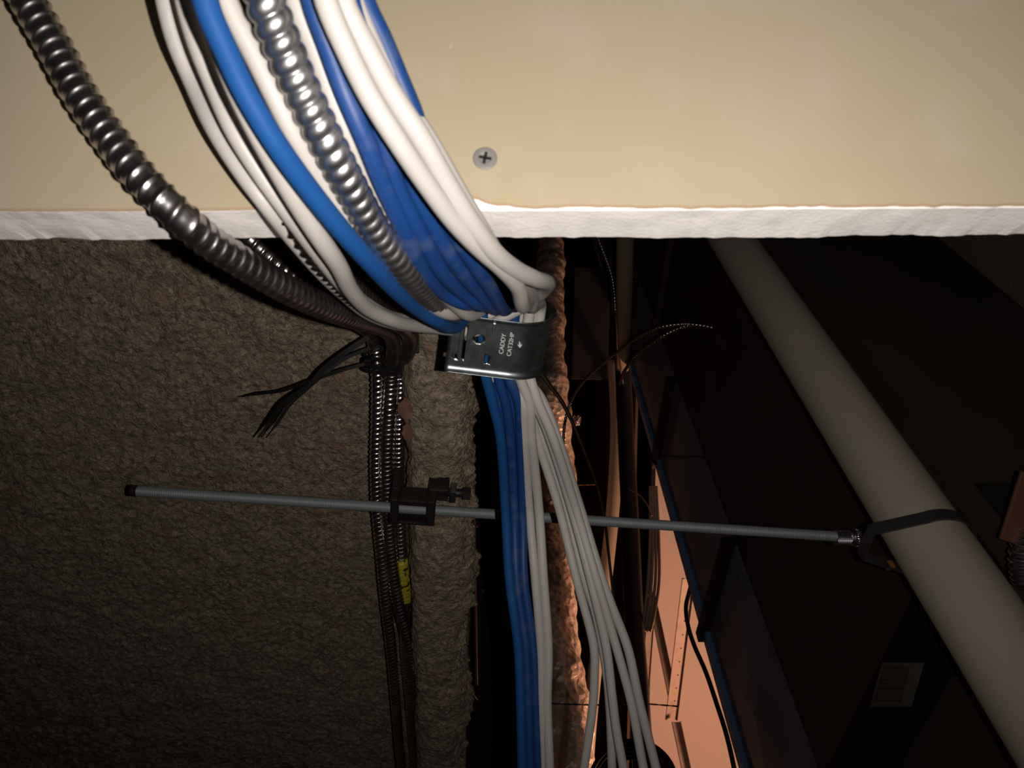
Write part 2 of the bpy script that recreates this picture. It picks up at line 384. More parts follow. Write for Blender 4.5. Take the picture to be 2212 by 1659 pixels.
# ------------------------------------------------------------------ J-hook
HA = math.radians(28)
hx = Vector((math.cos(HA), -math.sin(HA), 0)); hy = Vector((math.sin(HA), math.cos(HA), 0)); hz = Vector((0, 0, 1))
ht = math.radians(6); hx, hz = hx * math.cos(ht) - hz * math.sin(ht), hz * math.cos(ht) + hx * math.sin(ht)
HO = P(1068, 748, .50)
def H(w, y, z): return HO + hx * w + hy * y + hz * z
HW = .0205; HR = .0225; HT = .0305; HB = -.0125
def build_hook():
    root = empty('cable_hook', HO)
    # centre line of the J: down the plate, round the bottom, a little up the back
    line = [(0, HT - (HT - HB) * k / 14, (-1, 0)) for k in range(15)]
    for k in range(1, 25):
        a = math.pi * k / 24; line.append((HR - HR * math.cos(a), HB - HR * math.sin(a), (-math.cos(a), -math.sin(a))))
    for k in range(1, 6): line.append((2 * HR, HB + .004 * k, (1, 0)))
    ws = []                        # (w, flare outwards)
    fr = .0042
    for k in range(8, -1, -1):
        a = math.radians(78) * k / 8; ws.append((-(HW - fr) - fr * math.sin(a), fr * (1 - math.cos(a))))
    for k in range(1, 12): ws.append((-(HW - fr) + 2 * (HW - fr) * k / 12, 0))
    for k in range(0, 9):
        a = math.radians(78) * k / 8; ws.append(((HW - fr) + fr * math.sin(a), fr * (1 - math.cos(a))))
    def surf(off):
        return [H(w, y + n[0] * (f + off), z + n[1] * (f + off)) for (y, z, n) in line for (w, f) in ws]
    th = .0012
    V_ = surf(0) + surf(th); nl, nw = len(line), len(ws); A = nl * nw
    Fc = []
    for i in range(nl - 1):
        for j in range(nw - 1):
            a = i * nw + j
            Fc.append((a, a + 1, a + nw + 1, a + nw)); Fc.append((A + a, A + a + nw, A + a + nw + 1, A + a + 1))
    for i in range(nl - 1):
        for j in (0, nw - 1):
            a = i * nw + j; q = (a, a + nw, A + a + nw, A + a); Fc.append(q if j == 0 else q[::-1])
    for j in range(nw - 1):
        for i in (0, nl - 1):
            a = i * nw + j; q = (a, A + a, A + a + 1, a + 1); Fc.append(q if i == 0 else q[::-1])
    o = mobj('hook_body', V_, Fc, M['galv'])
    bm = bmesh.new(); bm.from_mesh(o.data); bmesh.ops.recalc_face_normals(bm, faces=bm.faces); bm.to_mesh(o.data); bm.free()
    # cut-outs: two long slots, a round hole, a punched oblong
    cut = bmesh.new()
    X3 = (hx, hy, hz)
    box(cut, H(0, 0, 0), hx, hy, hz, -.0110, .0118, -.004, .004, .0186, .0202)
    box(cut, H(0, 0, 0), hx, hy, hz, -.0112, -.0082, -.004, .004, .0236, .0256)
    box(cut, H(0, 0, 0), hx, hy, hz, .0105, .0135, -.004, .004, .0236, .0256)
    cyl(cut, H(.0045, -.004, .0108), H(.0045, .004, .0108), .0031, 28)
    box(cut, H(0, 0, 0), hx, hy, hz, -.0125, -.0066, -.004, .004, .0026, .0050)
    bmesh.ops.recalc_face_normals(cut, faces=cut.faces)
    co = bm_obj('hook_cutter', cut, M['slot'])
    md = o.modifiers.new('cut', 'BOOLEAN'); md.object = co; md.operation = 'DIFFERENCE'; md.solver = 'EXACT'
    dg = bpy.context.evaluated_depsgraph_get()
    nm = bpy.data.meshes.new_from_object(o.evaluated_get(dg)); old = o.data
    o.modifiers.clear(); o.data = nm; nm.name = 'hook_body'
    if not nm.materials: nm.materials.append(M['galv'])
    bpy.data.objects.remove(co, do_unlink=True)
    adopt(o, root)
    # pressed strap between the slots, its bright folded end, and two pressed ribs
    bm = bmesh.new()
    box(bm, H(0, 0, 0), hx, hy, hz, -.0105, .0125, -.0030, -.0018, .0206, .0232, .0004)
    box(bm, H(0, 0, 0), hx, hy, hz, .0118, .0145, -.0036, -.0010, .0204, .0234, .0007)
    bm_obj('slide_strap', bm, M['galv'], root)
    for (w, z) in ((.0140, .0022), (-.0128, .0034)):
        bm = bmesh.new()
        box(bm, H(0, 0, 0), hx, hy, hz, w - .0032 if w > 0 else w - .0008, w + .0032 if w > 0 else w + .0012, -.0026, -.0008, z - .0011, z + .0011, .0005)
        bm_obj('pressed_rib', bm, M['galv'], root)
    # raised lettering
    def letters(txt, w0, z, size, nm_):
        cu = bpy.data.curves.new(nm_, 'FONT'); cu.body = txt; cu.size = size; cu.extrude = .00015; cu.align_x = 'CENTER'
        tob = bpy.data.objects.new(nm_, cu); COL.objects.link(tob)
        dg = bpy.context.evaluated_depsgraph_get(); me = bpy.data.meshes.new_from_object(tob.evaluated_get(dg))
        bpy.data.objects.remove(tob, do_unlink=True)
        me.materials.clear(); me.materials.append(M['letters'])
        ob = bpy.data.objects.new(nm_, me); COL.objects.link(ob)
        rot = Matrix((hx, hz, -hy)).transposed().to_4x4()
        me.transform(Matrix.Translation(H(w0, -.00135, z)) @ rot @ Matrix.Diagonal((1, 1, 1, 1)))
        adopt(ob, root); return ob
    M['letters'] = mat('raised_letters', (0.75, 0.80, 0.80), 0.5, 0.3)
    letters('CADDY', .0030, -.0062, .0042, 'lettering')
    letters('CAT32HP', .0032, -.0114, .0040, 'lettering')
    # small arrow-like emblem
    e = [(-.0016, -.0004), (.0002, .0014), (.0002, .0004), (.0026, .0008), (.0026, .0002), (.0004, -.0004), (.0008, -.0016)]
    v0 = [H(.0035 + a, -.0012, -.0160 + b) for a, b in e]; v1 = [p - hy * .0007 for p in v0]; k = len(e)
    fc = [list(range(k, 2 * k)), list(range(k))[::-1]] + [(i, (i + 1) % k, k + (i + 1) % k, k + i) for i in range(k)]
    o2 = mobj('emblem', v0 + v1, fc, M['letters'], smooth=False); adopt(o2, root)
    # hanging bracket strap up to the beam flange, behind the plate
    bm = bmesh.new()
    a_ = H(.013, .0024, .020); b_ = BP(903, 716, -.012); d_ = (b_ - a_); L_ = d_.length; d_.normalize(); s_ = d_.cross(yb).normalized()
    box(bm, a_, d_, s_, d_.cross(s_), 0, L_, -.004, .004, -.0008, .0008, .0004)
    bm_obj('mounting_strap', bm, M['galv'], root)
    tag(root, 'galvanised J-shaped cable hook with stamped lettering carrying the blue and white cables', 'cable hook')
build_hook()
# grey beam clip on the flange
bm = bmesh.new(); c = BP(893, 730, -.008)
box(bm, c, xb, yb, zb, -.014, .03, -.003, .003, -.005, .012, .0008)
box(bm, c, xb, yb, zb, -.014, .03, -.003, .03, .012, .0135, .0005)
o = bm_obj('beam_clip', bm, M['galv']); tag(o, 'small grey metal clip on the flange beside the conduit bend', 'clip')

# ------------------------------------------------------------------ data cables
def dlerp(y, tab):
    return float(np.interp(y, [a for a, _ in tab], [b for _, b in tab]))
DW = [(-160, .232), (0, .236), (200, .246), (300, .254), (430, .272), (520, .293), (600, .325), (660, .375), (700, .43), (720, .46)]
def cable(pix, slot, out, m, label, cat, group, r=.0035, off=0.0, doff=.0, dz=.0, top=.0):
    pts = [P(q[0], q[1], q[2] if len(q) > 2 else dlerp(q[1], DW) + off + top * float(np.clip((430 - q[1]) / 250, 0, 1))) for q in pix]
    w_in = .024
    for w in (w_in, 0.0, -.024):
        pts.append(H(w, slot[0] + .0017, slot[1] - (.0022 + dz) * (.024 - w) / .048))
    if w_in > .02: pass
    for q in out:
        x, y = q[0], q[1]; d = (q[2] if len(q) > 2 else .535) + doff + float(np.interp(y, [870, 1100], [0, .065]))
        pts.append(P(x, y, d))
    o = tube('ethernet_cable', ext(pts), r, m, segs=16, step=.0035)
    tag(o, label, cat, group); return o
GW, GB = 'white data cables through the hook', 'blue data cables through the hook'
BL = [(870, 1062, 1120), (936, 1078, 1124), (1100, 1090, 1130), (1250, 1099, 1132), (1400, 1118, 1152), (1520, 1123, 1158), (1659, 1126, 1163), (1850, 1130, 1170)]
def bout(f, dd, cross=0.0): return [(L + (R_ - L) * (f + cross * (i - 3) / 4), y, .535 + dd) for i, (y, L, R_) in enumerate(BL)]
# blue
cable([(428, -150), (443, 0), (488, 110), (530, 200), (589, 300), (660, 400), (740, 500), (802, 570), (855, 627), (905, 669), (948, 695, .395), (985, 706, .44)], (.0080, .0120), bout(.04, .0), M['blue_clean'],
      'single clean blue cable sweeping in front between the left and middle white cables', 'cable', GB, r=.0037, off=-.020, dz=.007)
cable([(650, -150), (674, 0), (712, 110), (745, 200), (788, 300), (828, 400), (875, 500), (912, 580), (962, 635), (1004, 655)], (.0165, -.0010), bout(.30, .007), M['blue'],
      'dusty blue cable directly right of the thick light-grey armoured cable', 'cable', GB, off=0)
cable([(690, -150), (716, 0), (757, 110), (795, 210), (826, 300), (856, 400), (906, 500), (950, 580), (1000, 633), (1035, 658)], (.0095, -.0035), bout(.52, .0), M['blue'],
      'dusty blue cable second in from the thick light-grey armoured cable', 'cable', GB, off=.004)
cable([(735, -150), (758, 0), (800, 110), (838, 210), (866, 300), (890, 400), (938, 490), (985, 570), (1035, 632), (1066, 665)], (.0170, -.0085), bout(.74, .007), M['blue'],
      'blue cable half hidden under the right-hand white pair above the hook', 'cable', GB, off=.010)
cable([(755, -150), (787, 0), (824, 80), (862, 170), (893, 245), (916, 320), (935, 400), (968, 480), (1012, 550), (1058, 620), (1086, 668)], (.0095, -.0105), bout(1.0, .0), M['blue'],
      'blue cable on the outer right of the bundle along the top of the drywall', 'cable', GB, off=.013)
# white
wl = {}
cable([(338, -120), (357, 0), (380, 90), (415, 174), (466, 282), (524, 373), (573, 438), (626, 506), (693, 585), (745, 636), (800, 680), (870, 703, .47), (935, 707, .49), (1000, 705, .505)], (.0165, -.0150),
      [(1130, 870), (1132, 936), (1143, 1100), (1156, 1250), (1168, 1400), (1170, 1520), (1176, 1659), (1180, 1850)], M['white'],
      'outermost left white cable of the curved bundle', 'cable', GW, off=.010, top=.030)
cable([(382, -120), (400, 0), (425, 90), (458, 174), (506, 282), (562, 373), (608, 438), (657, 506), (706, 572), (748, 622), (808, 668), (872, 690, .455), (940, 695, .48), (1000, 698, .50)], (.0230, -.0125),
      [(1140, 870, .545), (1142, 936, .545), (1155, 1100, .545), (1166, 1250, .545), (1177, 1400, .545), (1176, 1520, .545), (1181, 1659, .545), (1186, 1850, .545)], M['white'],
      'white cable second from the left in the curved bundle', 'cable', GW, off=.004, top=.016)
cable([(425, -120), (445, 0), (478, 100), (512, 190), (556, 282), (612, 385), (650, 450), (695, 520), (730, 572), (757, 625), (797, 668), (848, 692), (892, 703, .44), (935, 708, .47), (985, 714, .50), (1030, 715, .505)], (.0110, -.0185),
      [(1143, 870), (1147, 936), (1164, 1100), (1174, 1250), (1184, 1400), (1182, 1520), (1187, 1659, .532), (1192, 1850)], M['white'],
      'white cable between the front blue cable and the outer left white pair', 'cable', GW, r=.0037, off=-.012)
cable([(466, -120), (489, 0), (545, 110), (590, 200), (641, 300), (702, 400), (765, 490), (820, 555), (870, 610), (925, 655), (975, 678)], (.0150, .0080),
      [(1148, 870, .548), (1158, 936, .548), (1208, 1100), (1245, 1250), (1283, 1400), (1284, 1460), (1281, 1520), (1262, 1659), (1240, 1850)], M['white'],
      'white cable wedged between the blue cable and the thick armoured cable', 'cable', GW, off=-.002)
cable([(608, -150), (638, 0), (682, 110), (722, 220), (757, 300), (795, 380), (830, 450), (872, 520), (920, 590), (975, 650), (1015, 680)], (.0235, -.0045),
      [(1151, 870, .55), (1170, 936, .55), (1222, 1100, .545), (1262, 1250, .545), (1285, 1320, .545), (1302, 1400, .545), (1315, 1500, .545), (1322, 1659, .545), (1326, 1850, .545)], M['white'],
      'white cable emerging right of the thick armoured cable and ducking behind the blue ones', 'cable', GW, off=.006)
cable([(680, -120), (704, 0), (750, 110), (800, 210), (856, 300), (916, 390), (978, 475), (1032, 533), (1082, 578), (1118, 620), (1128, 660)], (.0170, -.0225),
      [(1157, 870, .538), (1184, 936, .538), (1235, 1100, .532), (1275, 1250, .532), (1310, 1400, .532), (1322, 1500, .532), (1332, 1580, .532), (1346, 1659, .532), (1366, 1850)], M['white'],
      'white cable on the left of the right-hand pair crossing the blue cables', 'cable', GW, off=-.012)
cable([(716, -120), (740, 0), (790, 100), (845, 200), (910, 300), (965, 395), (1018, 480), (1066, 543), (1112, 581)], (.0230, -.0150),
      [(1164, 860), (1196, 936), (1253, 1100), (1300, 1250), (1322, 1310), (1356, 1400), (1382, 1520), (1417, 1659), (1460, 1850)], M['white'],
      'white cable on the right of the right-hand pair, crossing the drywall edge', 'cable', GW, off=-.008) if False else None
def loopy():
    pix = [(716, -120, .228), (740, 0, .230), (790, 100, .236), (845, 200, .243), (910, 300, .250), (965, 395, .262), (1018, 480, .275), (1066, 543, .29), (1112, 581, .31), (1155, 602, .335), (1182, 610, .37), (1180, 622, .41), (1162, 640, .44)]
    pts = [P(*q) for q in pix] + [H(.024, .0250, -.0200), H(0, .0250, -.0205), H(-.024, .0250, -.0200)]
    pts += [P(1168, 860, 0.545), P(1200, 936, 0.5587), P(1254, 1100, 0.605), P(1300, 1250, 0.605), P(1322, 1310, 0.605), P(1356, 1400, 0.605), P(1382, 1520, 0.605), P(1417, 1659, 0.605), P(1460, 1850, 0.605)]
    o = tube('ethernet_cable', ext(pts), .0037, M['white'], segs=16, step=.0035)
    tag(o, 'white cable that crosses the drywall edge and loops back into the end of the hook', 'cable', GW)
    pts = [P(*q) for q in [(740, -120, .245), (764, 0, .247), (815, 120, .253), (868, 215, .260), (930, 310, .268), (985, 405, .280), (1036, 490, .296), (1080, 560, .325), (1128, 615, .37), (1152, 640, .42), (1150, 665, .455)]]
    pts += [H(.024, .0190, -.0280), H(0, .0190, -.0285), H(-.024, .0190, -.0280)]
    pts += [P(1160, 862, 0.535), P(1191, 936, 0.5487), P(1244, 1100, 0.595), P(1288, 1250, 0.595), P(1322, 1365, 0.595), P(1346, 1450, 0.595), P(1364, 1520, 0.595), P(1390, 1659, 0.595), P(1430, 1850, 0.595)]
    o = tube('ethernet_cable', ext(pts), .0035, M['white'], segs=16, step=.0035)
    tag(o, 'white cable lying behind the one that loops at the drywall edge', 'cable', GW)
loopy()

# ------------------------------------------------------------------ armoured (metal-clad) cables
def steel_prof(pitch, depth, bul=.17):
    def f(s, th, q):
        t = (s / pitch - th / (2 * math.pi)) % 1.0
        return 1 + depth * (np.exp(-((t - .5) / bul) ** 2) - .35)
    return f
def round_prof(pitch, depth):
    def f(s, th, q):
        t = (s / pitch - th / (2 * math.pi)) % 1.0
        return 1 + depth * (np.abs(np.sin(math.pi * t)) ** .7 - .75)
    return f
def armour(pts, r, m, pitch, depth, kind, label, group=None, per=16, segs=24):
    pf = (steel_prof if kind == 's' else round_prof)(pitch, depth)
    o = tube('armoured_cable', ext(pts), r, m, segs=segs, step=pitch / per, rfun=pf)
    tag(o, label, 'cable', group); return o
GA = 'armoured cables bundled along the beam'
c1 = [(810, 745, .05), (815, 800, .05), (815, 900, .05), (812, 1000, .05), (815, 1100, .05), (824, 1200, .05), (833, 1300, .05), (845, 1400, .05), (856, 1530, .05), (867, 1659, .05), (880, 1800, .05)]
c2 = [(846, 800, .043), (840, 900, .043), (836, 1000, .043), (838, 1100, .043), (845, 1200, .043), (860, 1300, .043), (884, 1400, .043), (903, 1530, .043), (920, 1659, .043), (938, 1800, .043)]
c3 = [(867, 800, .052), (862, 900, .052), (860, 1000, .052), (862, 1100, .056), (866, 1180, .056), (870, 1240, .056), (874, 1300, .060), (876, 1400, .064), (886, 1520, .064), (897, 1659, .064), (906, 1800, .064)]
bp = lambda L: [BP(a, b, c) for a, b, c in L]
armour([P(-45, -190, .300), P(8, -95, .299), P(60, 0, .298), P(118, 100, .296), P(172, 200, .293), P(240, 300, .290), P(310, 390, .287), P(385, 465, .290), P(450, 520, .305), P(505, 556, .32), P(560, 590, .337), P(622, 626, .36), P(690, 658, .395), P(755, 683, .445), P(810, 700, .52), P(842, 718, .60), P(852, 745, .66)] + bp(c2),
       .0065, M['steel'], .0058, .13, 's', 'dark steel armoured cable sweeping alone down the left of the drywall', GA)
armour([P(180, 60, .47), P(330, 260, .47), P(470, 440, .48), P(590, 565, .50), P(690, 645, .54), P(770, 695, .62), P(800, 718, .68)] + bp(c1),
       .0062, M['steel2'], .0063, .17, 's', 'armoured cable at the upper side of the bundle, coming from behind the drywall', GA)
armour([P(400, -150, .296), P(450, 60, .295), P(505, 200, .292), P(548, 300, .290), P(584, 378, .288), P(622, 450, .291), P(668, 520, .305), P(730, 600, .345), P(800, 660, .40), P(860, 695, .49), P(886, 725, .60), P(880, 765, .68)] + bp(c3),
       .0060, M['steel2'], .0060, .17, 's', 'armoured cable mostly hidden behind the white and blue cables, with yellow tape further along', GA)
armour([P(520, -160, .216), P(573, 0, .222), P(612, 100, .229), P(650, 190, .237), P(703, 300, .247), P(755, 400, .262), P(812, 500, .284), P(862, 565, .305), P(905, 615, .335), P(945, 655, .385), P(985, 680, .45), H(.022, .032, .0060), H(-.022, .034, .0050)] + [P(1096, 900, .60), P(1108, 1050, .61), P(1114, 1250, .61), P(1130, 1450, .61), P(1140, 1659, .61), P(1146, 1850, .61)],
       .0059, M['alum'], .0052, .20, 'r', 'thick light-grey armoured cable with round ribs in the middle of the foreground bundle', 'armoured cables in the foreground bundle')
# yellow tape on the third cable
yt = tube('yellow_tape', bp([(868, 1211, .053), (871, 1240, .053), (874, 1270, .054), (876, 1297, .056)]), .0074, M['yellow'], segs=20, step=.0015, rfun=round_prof(.0060, .08))
par = [o for o in COL.objects if o.name.startswith('armoured_cable') and 'yellow tape' in o.get('label', '')][0]
yt.parent = par; yt['label'] = 'yellow tape with black marks'

# ------------------------------------------------------------------ cable ties
def strap(name, pts, w, t, m, nrm=Vector((0, -1, 0)), parent=None, label=None):
    c, s, q = smooth_path(pts, .002)
    T = np.gradient(c, axis=0); T /= np.linalg.norm(T, axis=1)[:, None]
    nn = np.array(nrm); S = np.cross(T, nn); S /= np.linalg.norm(S, axis=1)[:, None]; Nn = np.cross(S, T)
    taper = np.clip((s[-1] - s) / .02, .35, 1)[:, None]
    v = np.stack([c - S * w / 2 * taper - Nn * t / 2, c + S * w / 2 * taper - Nn * t / 2, c + S * w / 2 * taper + Nn * t / 2, c - S * w / 2 * taper + Nn * t / 2], 1).reshape(-1, 3)
    n = len(c); f = []
    for i in range(n - 1):
        for j in range(4): f.append((i * 4 + j, i * 4 + (j + 1) % 4, i * 4 + 4 + (j + 1) % 4, i * 4 + 4 + j))
    f.append((3, 2, 1, 0)); f.append(tuple((n - 1) * 4 + k for k in range(4)))
    o = mobj(name, v, f, m, smooth=False)
    if parent: adopt(o, parent)
    if label: o['label'] = label
    return o
def ring_strap(c, ex, ey, rx, ry, w, t, ez, m, parent, name='tie_loop'):
    bm = bmesh.new(); n = 40; R_ = []
    for k in range(n):
        a = 2 * math.pi * k / n; d = ex * math.cos(a) * rx + ey * math.sin(a) * ry; u = d.normalized()
        R_.append([bm.verts.new(c + d + u * oo + ez * zz) for (oo, zz) in ((0, -w / 2), (t, -w / 2), (t, w / 2), (0, w / 2))])
    for k in range(n):
        a, b = R_[k], R_[(k + 1) % n]
        for j in range(4): bm.faces.new((a[j], a[(j + 1) % 4], b[(j + 1) % 4], b[j]))
    return bm_obj(name, bm, m, parent)
GT = 'black ties round the armoured bundle'
cz = BP(840, 765, .040)
t1 = empty('cable_tie', cz)
ring_strap(cz, zb, yb, .0225, .0115, .0046, .0014, (xb + zb * .35).normalized(), M['blackpl'], t1)
strap('tie_tail', [P(797, 728, .66), P(745, 762, .66), P(700, 797, .665), P(669, 831, .67), P(612, 872, .68), P(585, 910, .69), P(558, 945, .695)], .0046, .0013, M['blackpl'], parent=t1)
tag(t1, 'black cable tie whose thick tail reaches furthest down-left over the beam', 'cable tie', GT)
cz = BP(838, 782, .040)
t2 = empty('cable_tie', cz)
ring_strap(cz, zb, yb, .0225, .0120, .0040, .0014, xb, M['blackpl'], t2)
bm = bmesh.new(); c = P(797, 781, .675); box(bm, c, xb, yb, zb, -.003, .003, -.003, .003, -.002, .004, .001); bm_obj('tie_head', bm, M['blackpl'], t2)
strap('tie_tail', [P(798, 784, .675), P(745, 798, .675), P(700, 813, .68), P(667, 824, .685), P(640, 834, .69), P(603, 845, .70), P(560, 850, .71), P(522, 857, .72)], .0030, .0012, M['blackpl'], parent=t2)
tag(t2, 'black cable tie with a thin tail that ends in a point on the fireproofing', 'cable tie', GT)
t3 = empty('cable_tie', cz + yb * .001)
ring_strap(BP(835, 792, .041), zb, yb, .0225, .0120, .0030, .0013, (xb - zb * .2).normalized(), M['blackpl'], t3)
strap('tie_tail', [P(800, 752, .69), P(745, 775, .69), P(701, 808, .69), P(665, 838, .69), P(626, 874, .695), P(600, 912, .70), P(575, 945, .705)], .0032, .0012, M['blackpl'], parent=t3)
tag(t3, 'black cable tie with the slimmer of the two parallel bent tails', 'cable tie', GT)
t4 = empty('cable_tie', P(640, 610, .52))
strap('tie_tail', [P(528, 540, .50), P(555, 556, .50), P(572, 562, .50), P(615, 590, .51), P(660, 620, .53), P(700, 648, .55), P(735, 668, .58)], .0040, .0013, M['blackpl'], parent=t4)
tag(t4, 'dark flat tie tail lying between the lone steel cable and the white cables', 'cable tie')

# ------------------------------------------------------------------ threaded rod, beam clamp, pipe with its ring
RD = -.022                         # the rod hangs just in front of the flange tip
r0 = BP(288, 1060, RD); r1 = BP(1856, 1162, RD)
pitch_t = .0016
def thread(s, th, q):
    t = (s / pitch_t - th / (2 * math.pi)) % 1.0
    return 1 + .09 * (np.abs(2 * t - 1) - .5)
rod = tube('threaded_rod', [r0, r1], .0050, M['rod'], segs=16, step=pitch_t / 5, rfun=thread)
tag(rod, 'long grey threaded hanger rod crossing the photo from the beam to the pipe', 'rod')
rdir = (r1 - r0).normalized()
bm = bmesh.new(); cyl(bm, r0 - rdir * .0015, r0 + rdir * .004, .0055, 18); o = bm_obj('end_cap', bm, M['cast']); o.parent = rod; o['label'] = 'black tip of the rod'
# clamp
cc = BP(893, 1096, RD); cr = empty('beam_clamp', cc)
bm = bmesh.new(); zr = -rdir; xr = (xb - zr * xb.dot(zr)).normalized(); yr = yb
for (x0, x1, z0, z1) in ((-.0155, .0155, .0135, .0215), (-.0155, .0155, -.0215, -.0125), (.0085, .0155, -.0130, .0140), (-.0155, -.0115, -.0130, .0140)):
    box(bm, cc, xr, yr, zr, x0 , x1, -.0085, .0085, z0, z1, .0012)
box(bm, cc, xr, yr, zr, -.012, .0150, .0080, .013, -.0215, .0215, .001)
# upper jaw arm and lower jaw arm reaching round the flange tip
box(bm, cc, xr, yr, zr, .004, .020, .004, .034, .0135, .0215, .0015)
box(bm, cc, xr, yr, zr, .006, .021, .004, .034, -.0330, -.0125, .0020)
bm_obj('clamp_body', bm, M['cast'], cr)
bm = bmesh.new()
bo = cc + xr * .0150 + yr * .008
cyl(bm, bo - zr * .028, bo - zr * .054, .0042, 18)
bmh = bmesh.new(); cyl(bmh, bo - zr * .047, bo - zr * .054, .0066, 6)
bm_obj('set_screw', bm, M['cast'], cr, True); bm_obj('screw_head', bmh, M['cast'], cr)
bm = bmesh.new(); box(bm, bo, xr, yr, zr, -.0070, .0070, -.0075, .0075, -.0400, -.0345, .0006); bm_obj('lock_nut', bm, M['galv'], cr)
tag(cr, 'black iron C-clamp with a window, gripping the beam flange round the rod', 'clamp')

# sprinkler pipe
AP = P(2012, 1175, .745)
za = AP.z - CH
BPnt = PZ(1582, 520, za)
pd = (BPnt - AP); pd.z = 0; pd.normalize()
p0 = AP - pd * .75; p1 = AP + pd * 2.6
pr_ = .0362
o = tube('sprinkler_pipe', [p0, p1], pr_, M['pipe'], segs=64, step=.05)
tag(o, 'thick beige-grey painted pipe running diagonally across the lower right', 'pipe')
# ring hanger
pe = Vector((pd.y, -pd.x, 0))      # level, square to the pipe
if pe.dot(Vector((0, -1, 0))) < 0: pe = -pe
rc = Vector((AP.x, AP.y, AP.z))
hanger = empty('pipe_hanger', rc)
topz = .064
path = []
r_ = pr_ + .0014
a_t = math.radians(28)             # tangent angle above the horizontal
path.append((-.0165, topz))
for k in range(0, 33):
    a = math.pi - a_t + (math.pi + 2 * a_t) * k / 32
    path.append((r_ * math.cos(a), r_ * math.sin(a)))
path.append((.0165, topz))
loop = [(.0165, topz), (-.0165, topz)] + path[1:-1]
bm = bmesh.new(); sw = .0066; th_ = .0022; vsr = []
n = len(loop)
for k in range(n):
    x, z = loop[k]; a = loop[(k - 1) % n]; b = loop[(k + 1) % n]
    tx, tz = b[0] - a[0], b[1] - a[1]; l = math.hypot(tx, tz); nx, nz = -tz / l, tx / l
    if nx * x + nz * (z - .02) < 0: nx, nz = -nx, -nz
    vsr.append([bm.verts.new(rc + pe * (x + nx * o_) + zb * (z + nz * o_) + pd * w_) for (o_, w_) in ((0, -sw), (th_, -sw), (th_, sw), (0, sw))])
for k in range(n):
    a, b = vsr[k], vsr[(k + 1) % n]
    for j in range(4): bm.faces.new((a[j], a[(j + 1) % 4], b[(j + 1) % 4], b[j]))
bmesh.ops.recalc_face_normals(bm, faces=bm.faces)
bm_obj('ring_strap', bm, mat('dull_strap_steel', (0.10, 0.095, 0.095), 0.45, 0.7), hanger)
nc = rc + zb * (topz - .004)
nc = Vector((r1.x, r1.y, rc.z + topz))
bm = bmesh.new(); N_ = 30; prev = None; rings = []
for k in range(16):
    zz = .0135 - .0145 * k / 15
    rings.append([bm.verts.new(nc + zb * zz + (pe * math.cos(a) + pd * math.sin(a)) * (.0080 + (.0005 if (i + k) % 2 else -.0002))) for i, a in enumerate([2 * math.pi * i / N_ for i in range(N_)])])
for a, b in zip(rings, rings[1:]):
    for i in range(N_): bm.faces.new((a[i], a[(i + 1) % N_], b[(i + 1) % N_], b[i]))
bm.faces.new(rings[0]); bm.faces.new(rings[-1][::-1])
M['chrome'] = mat('bright_zinc', (0.62, 0.60, 0.66), 0.25, 1.0)
bm_obj('knurled_nut', bm, M['chrome'], hanger)
bm = bmesh.new(); cyl(bm, nc - zb * .0035, nc - zb * .0130, .0088, 28); bmesh.ops.bevel(bm, geom=[e for e in bm.edges], offset=.0012, segments=2, affect='EDGES')
bm_obj('nut_collar', bm, M['chrome'], hanger, True)
bm = bmesh.new(); c = PPl(1945, 1216, rc + (-pe) * .0, pd)
c = rc + pe * -.030 + zb * .034
box(bm, c, pd, pe, zb, -.0045, .0045, -.0026, .0026, -.006, .002, .0006)
ob = bm_obj('orange_label', bm, M['orange'], hanger)
tag(hanger, 'steel ring hanger with a knurled nut holding the thick beige pipe on the rod', 'hanger')

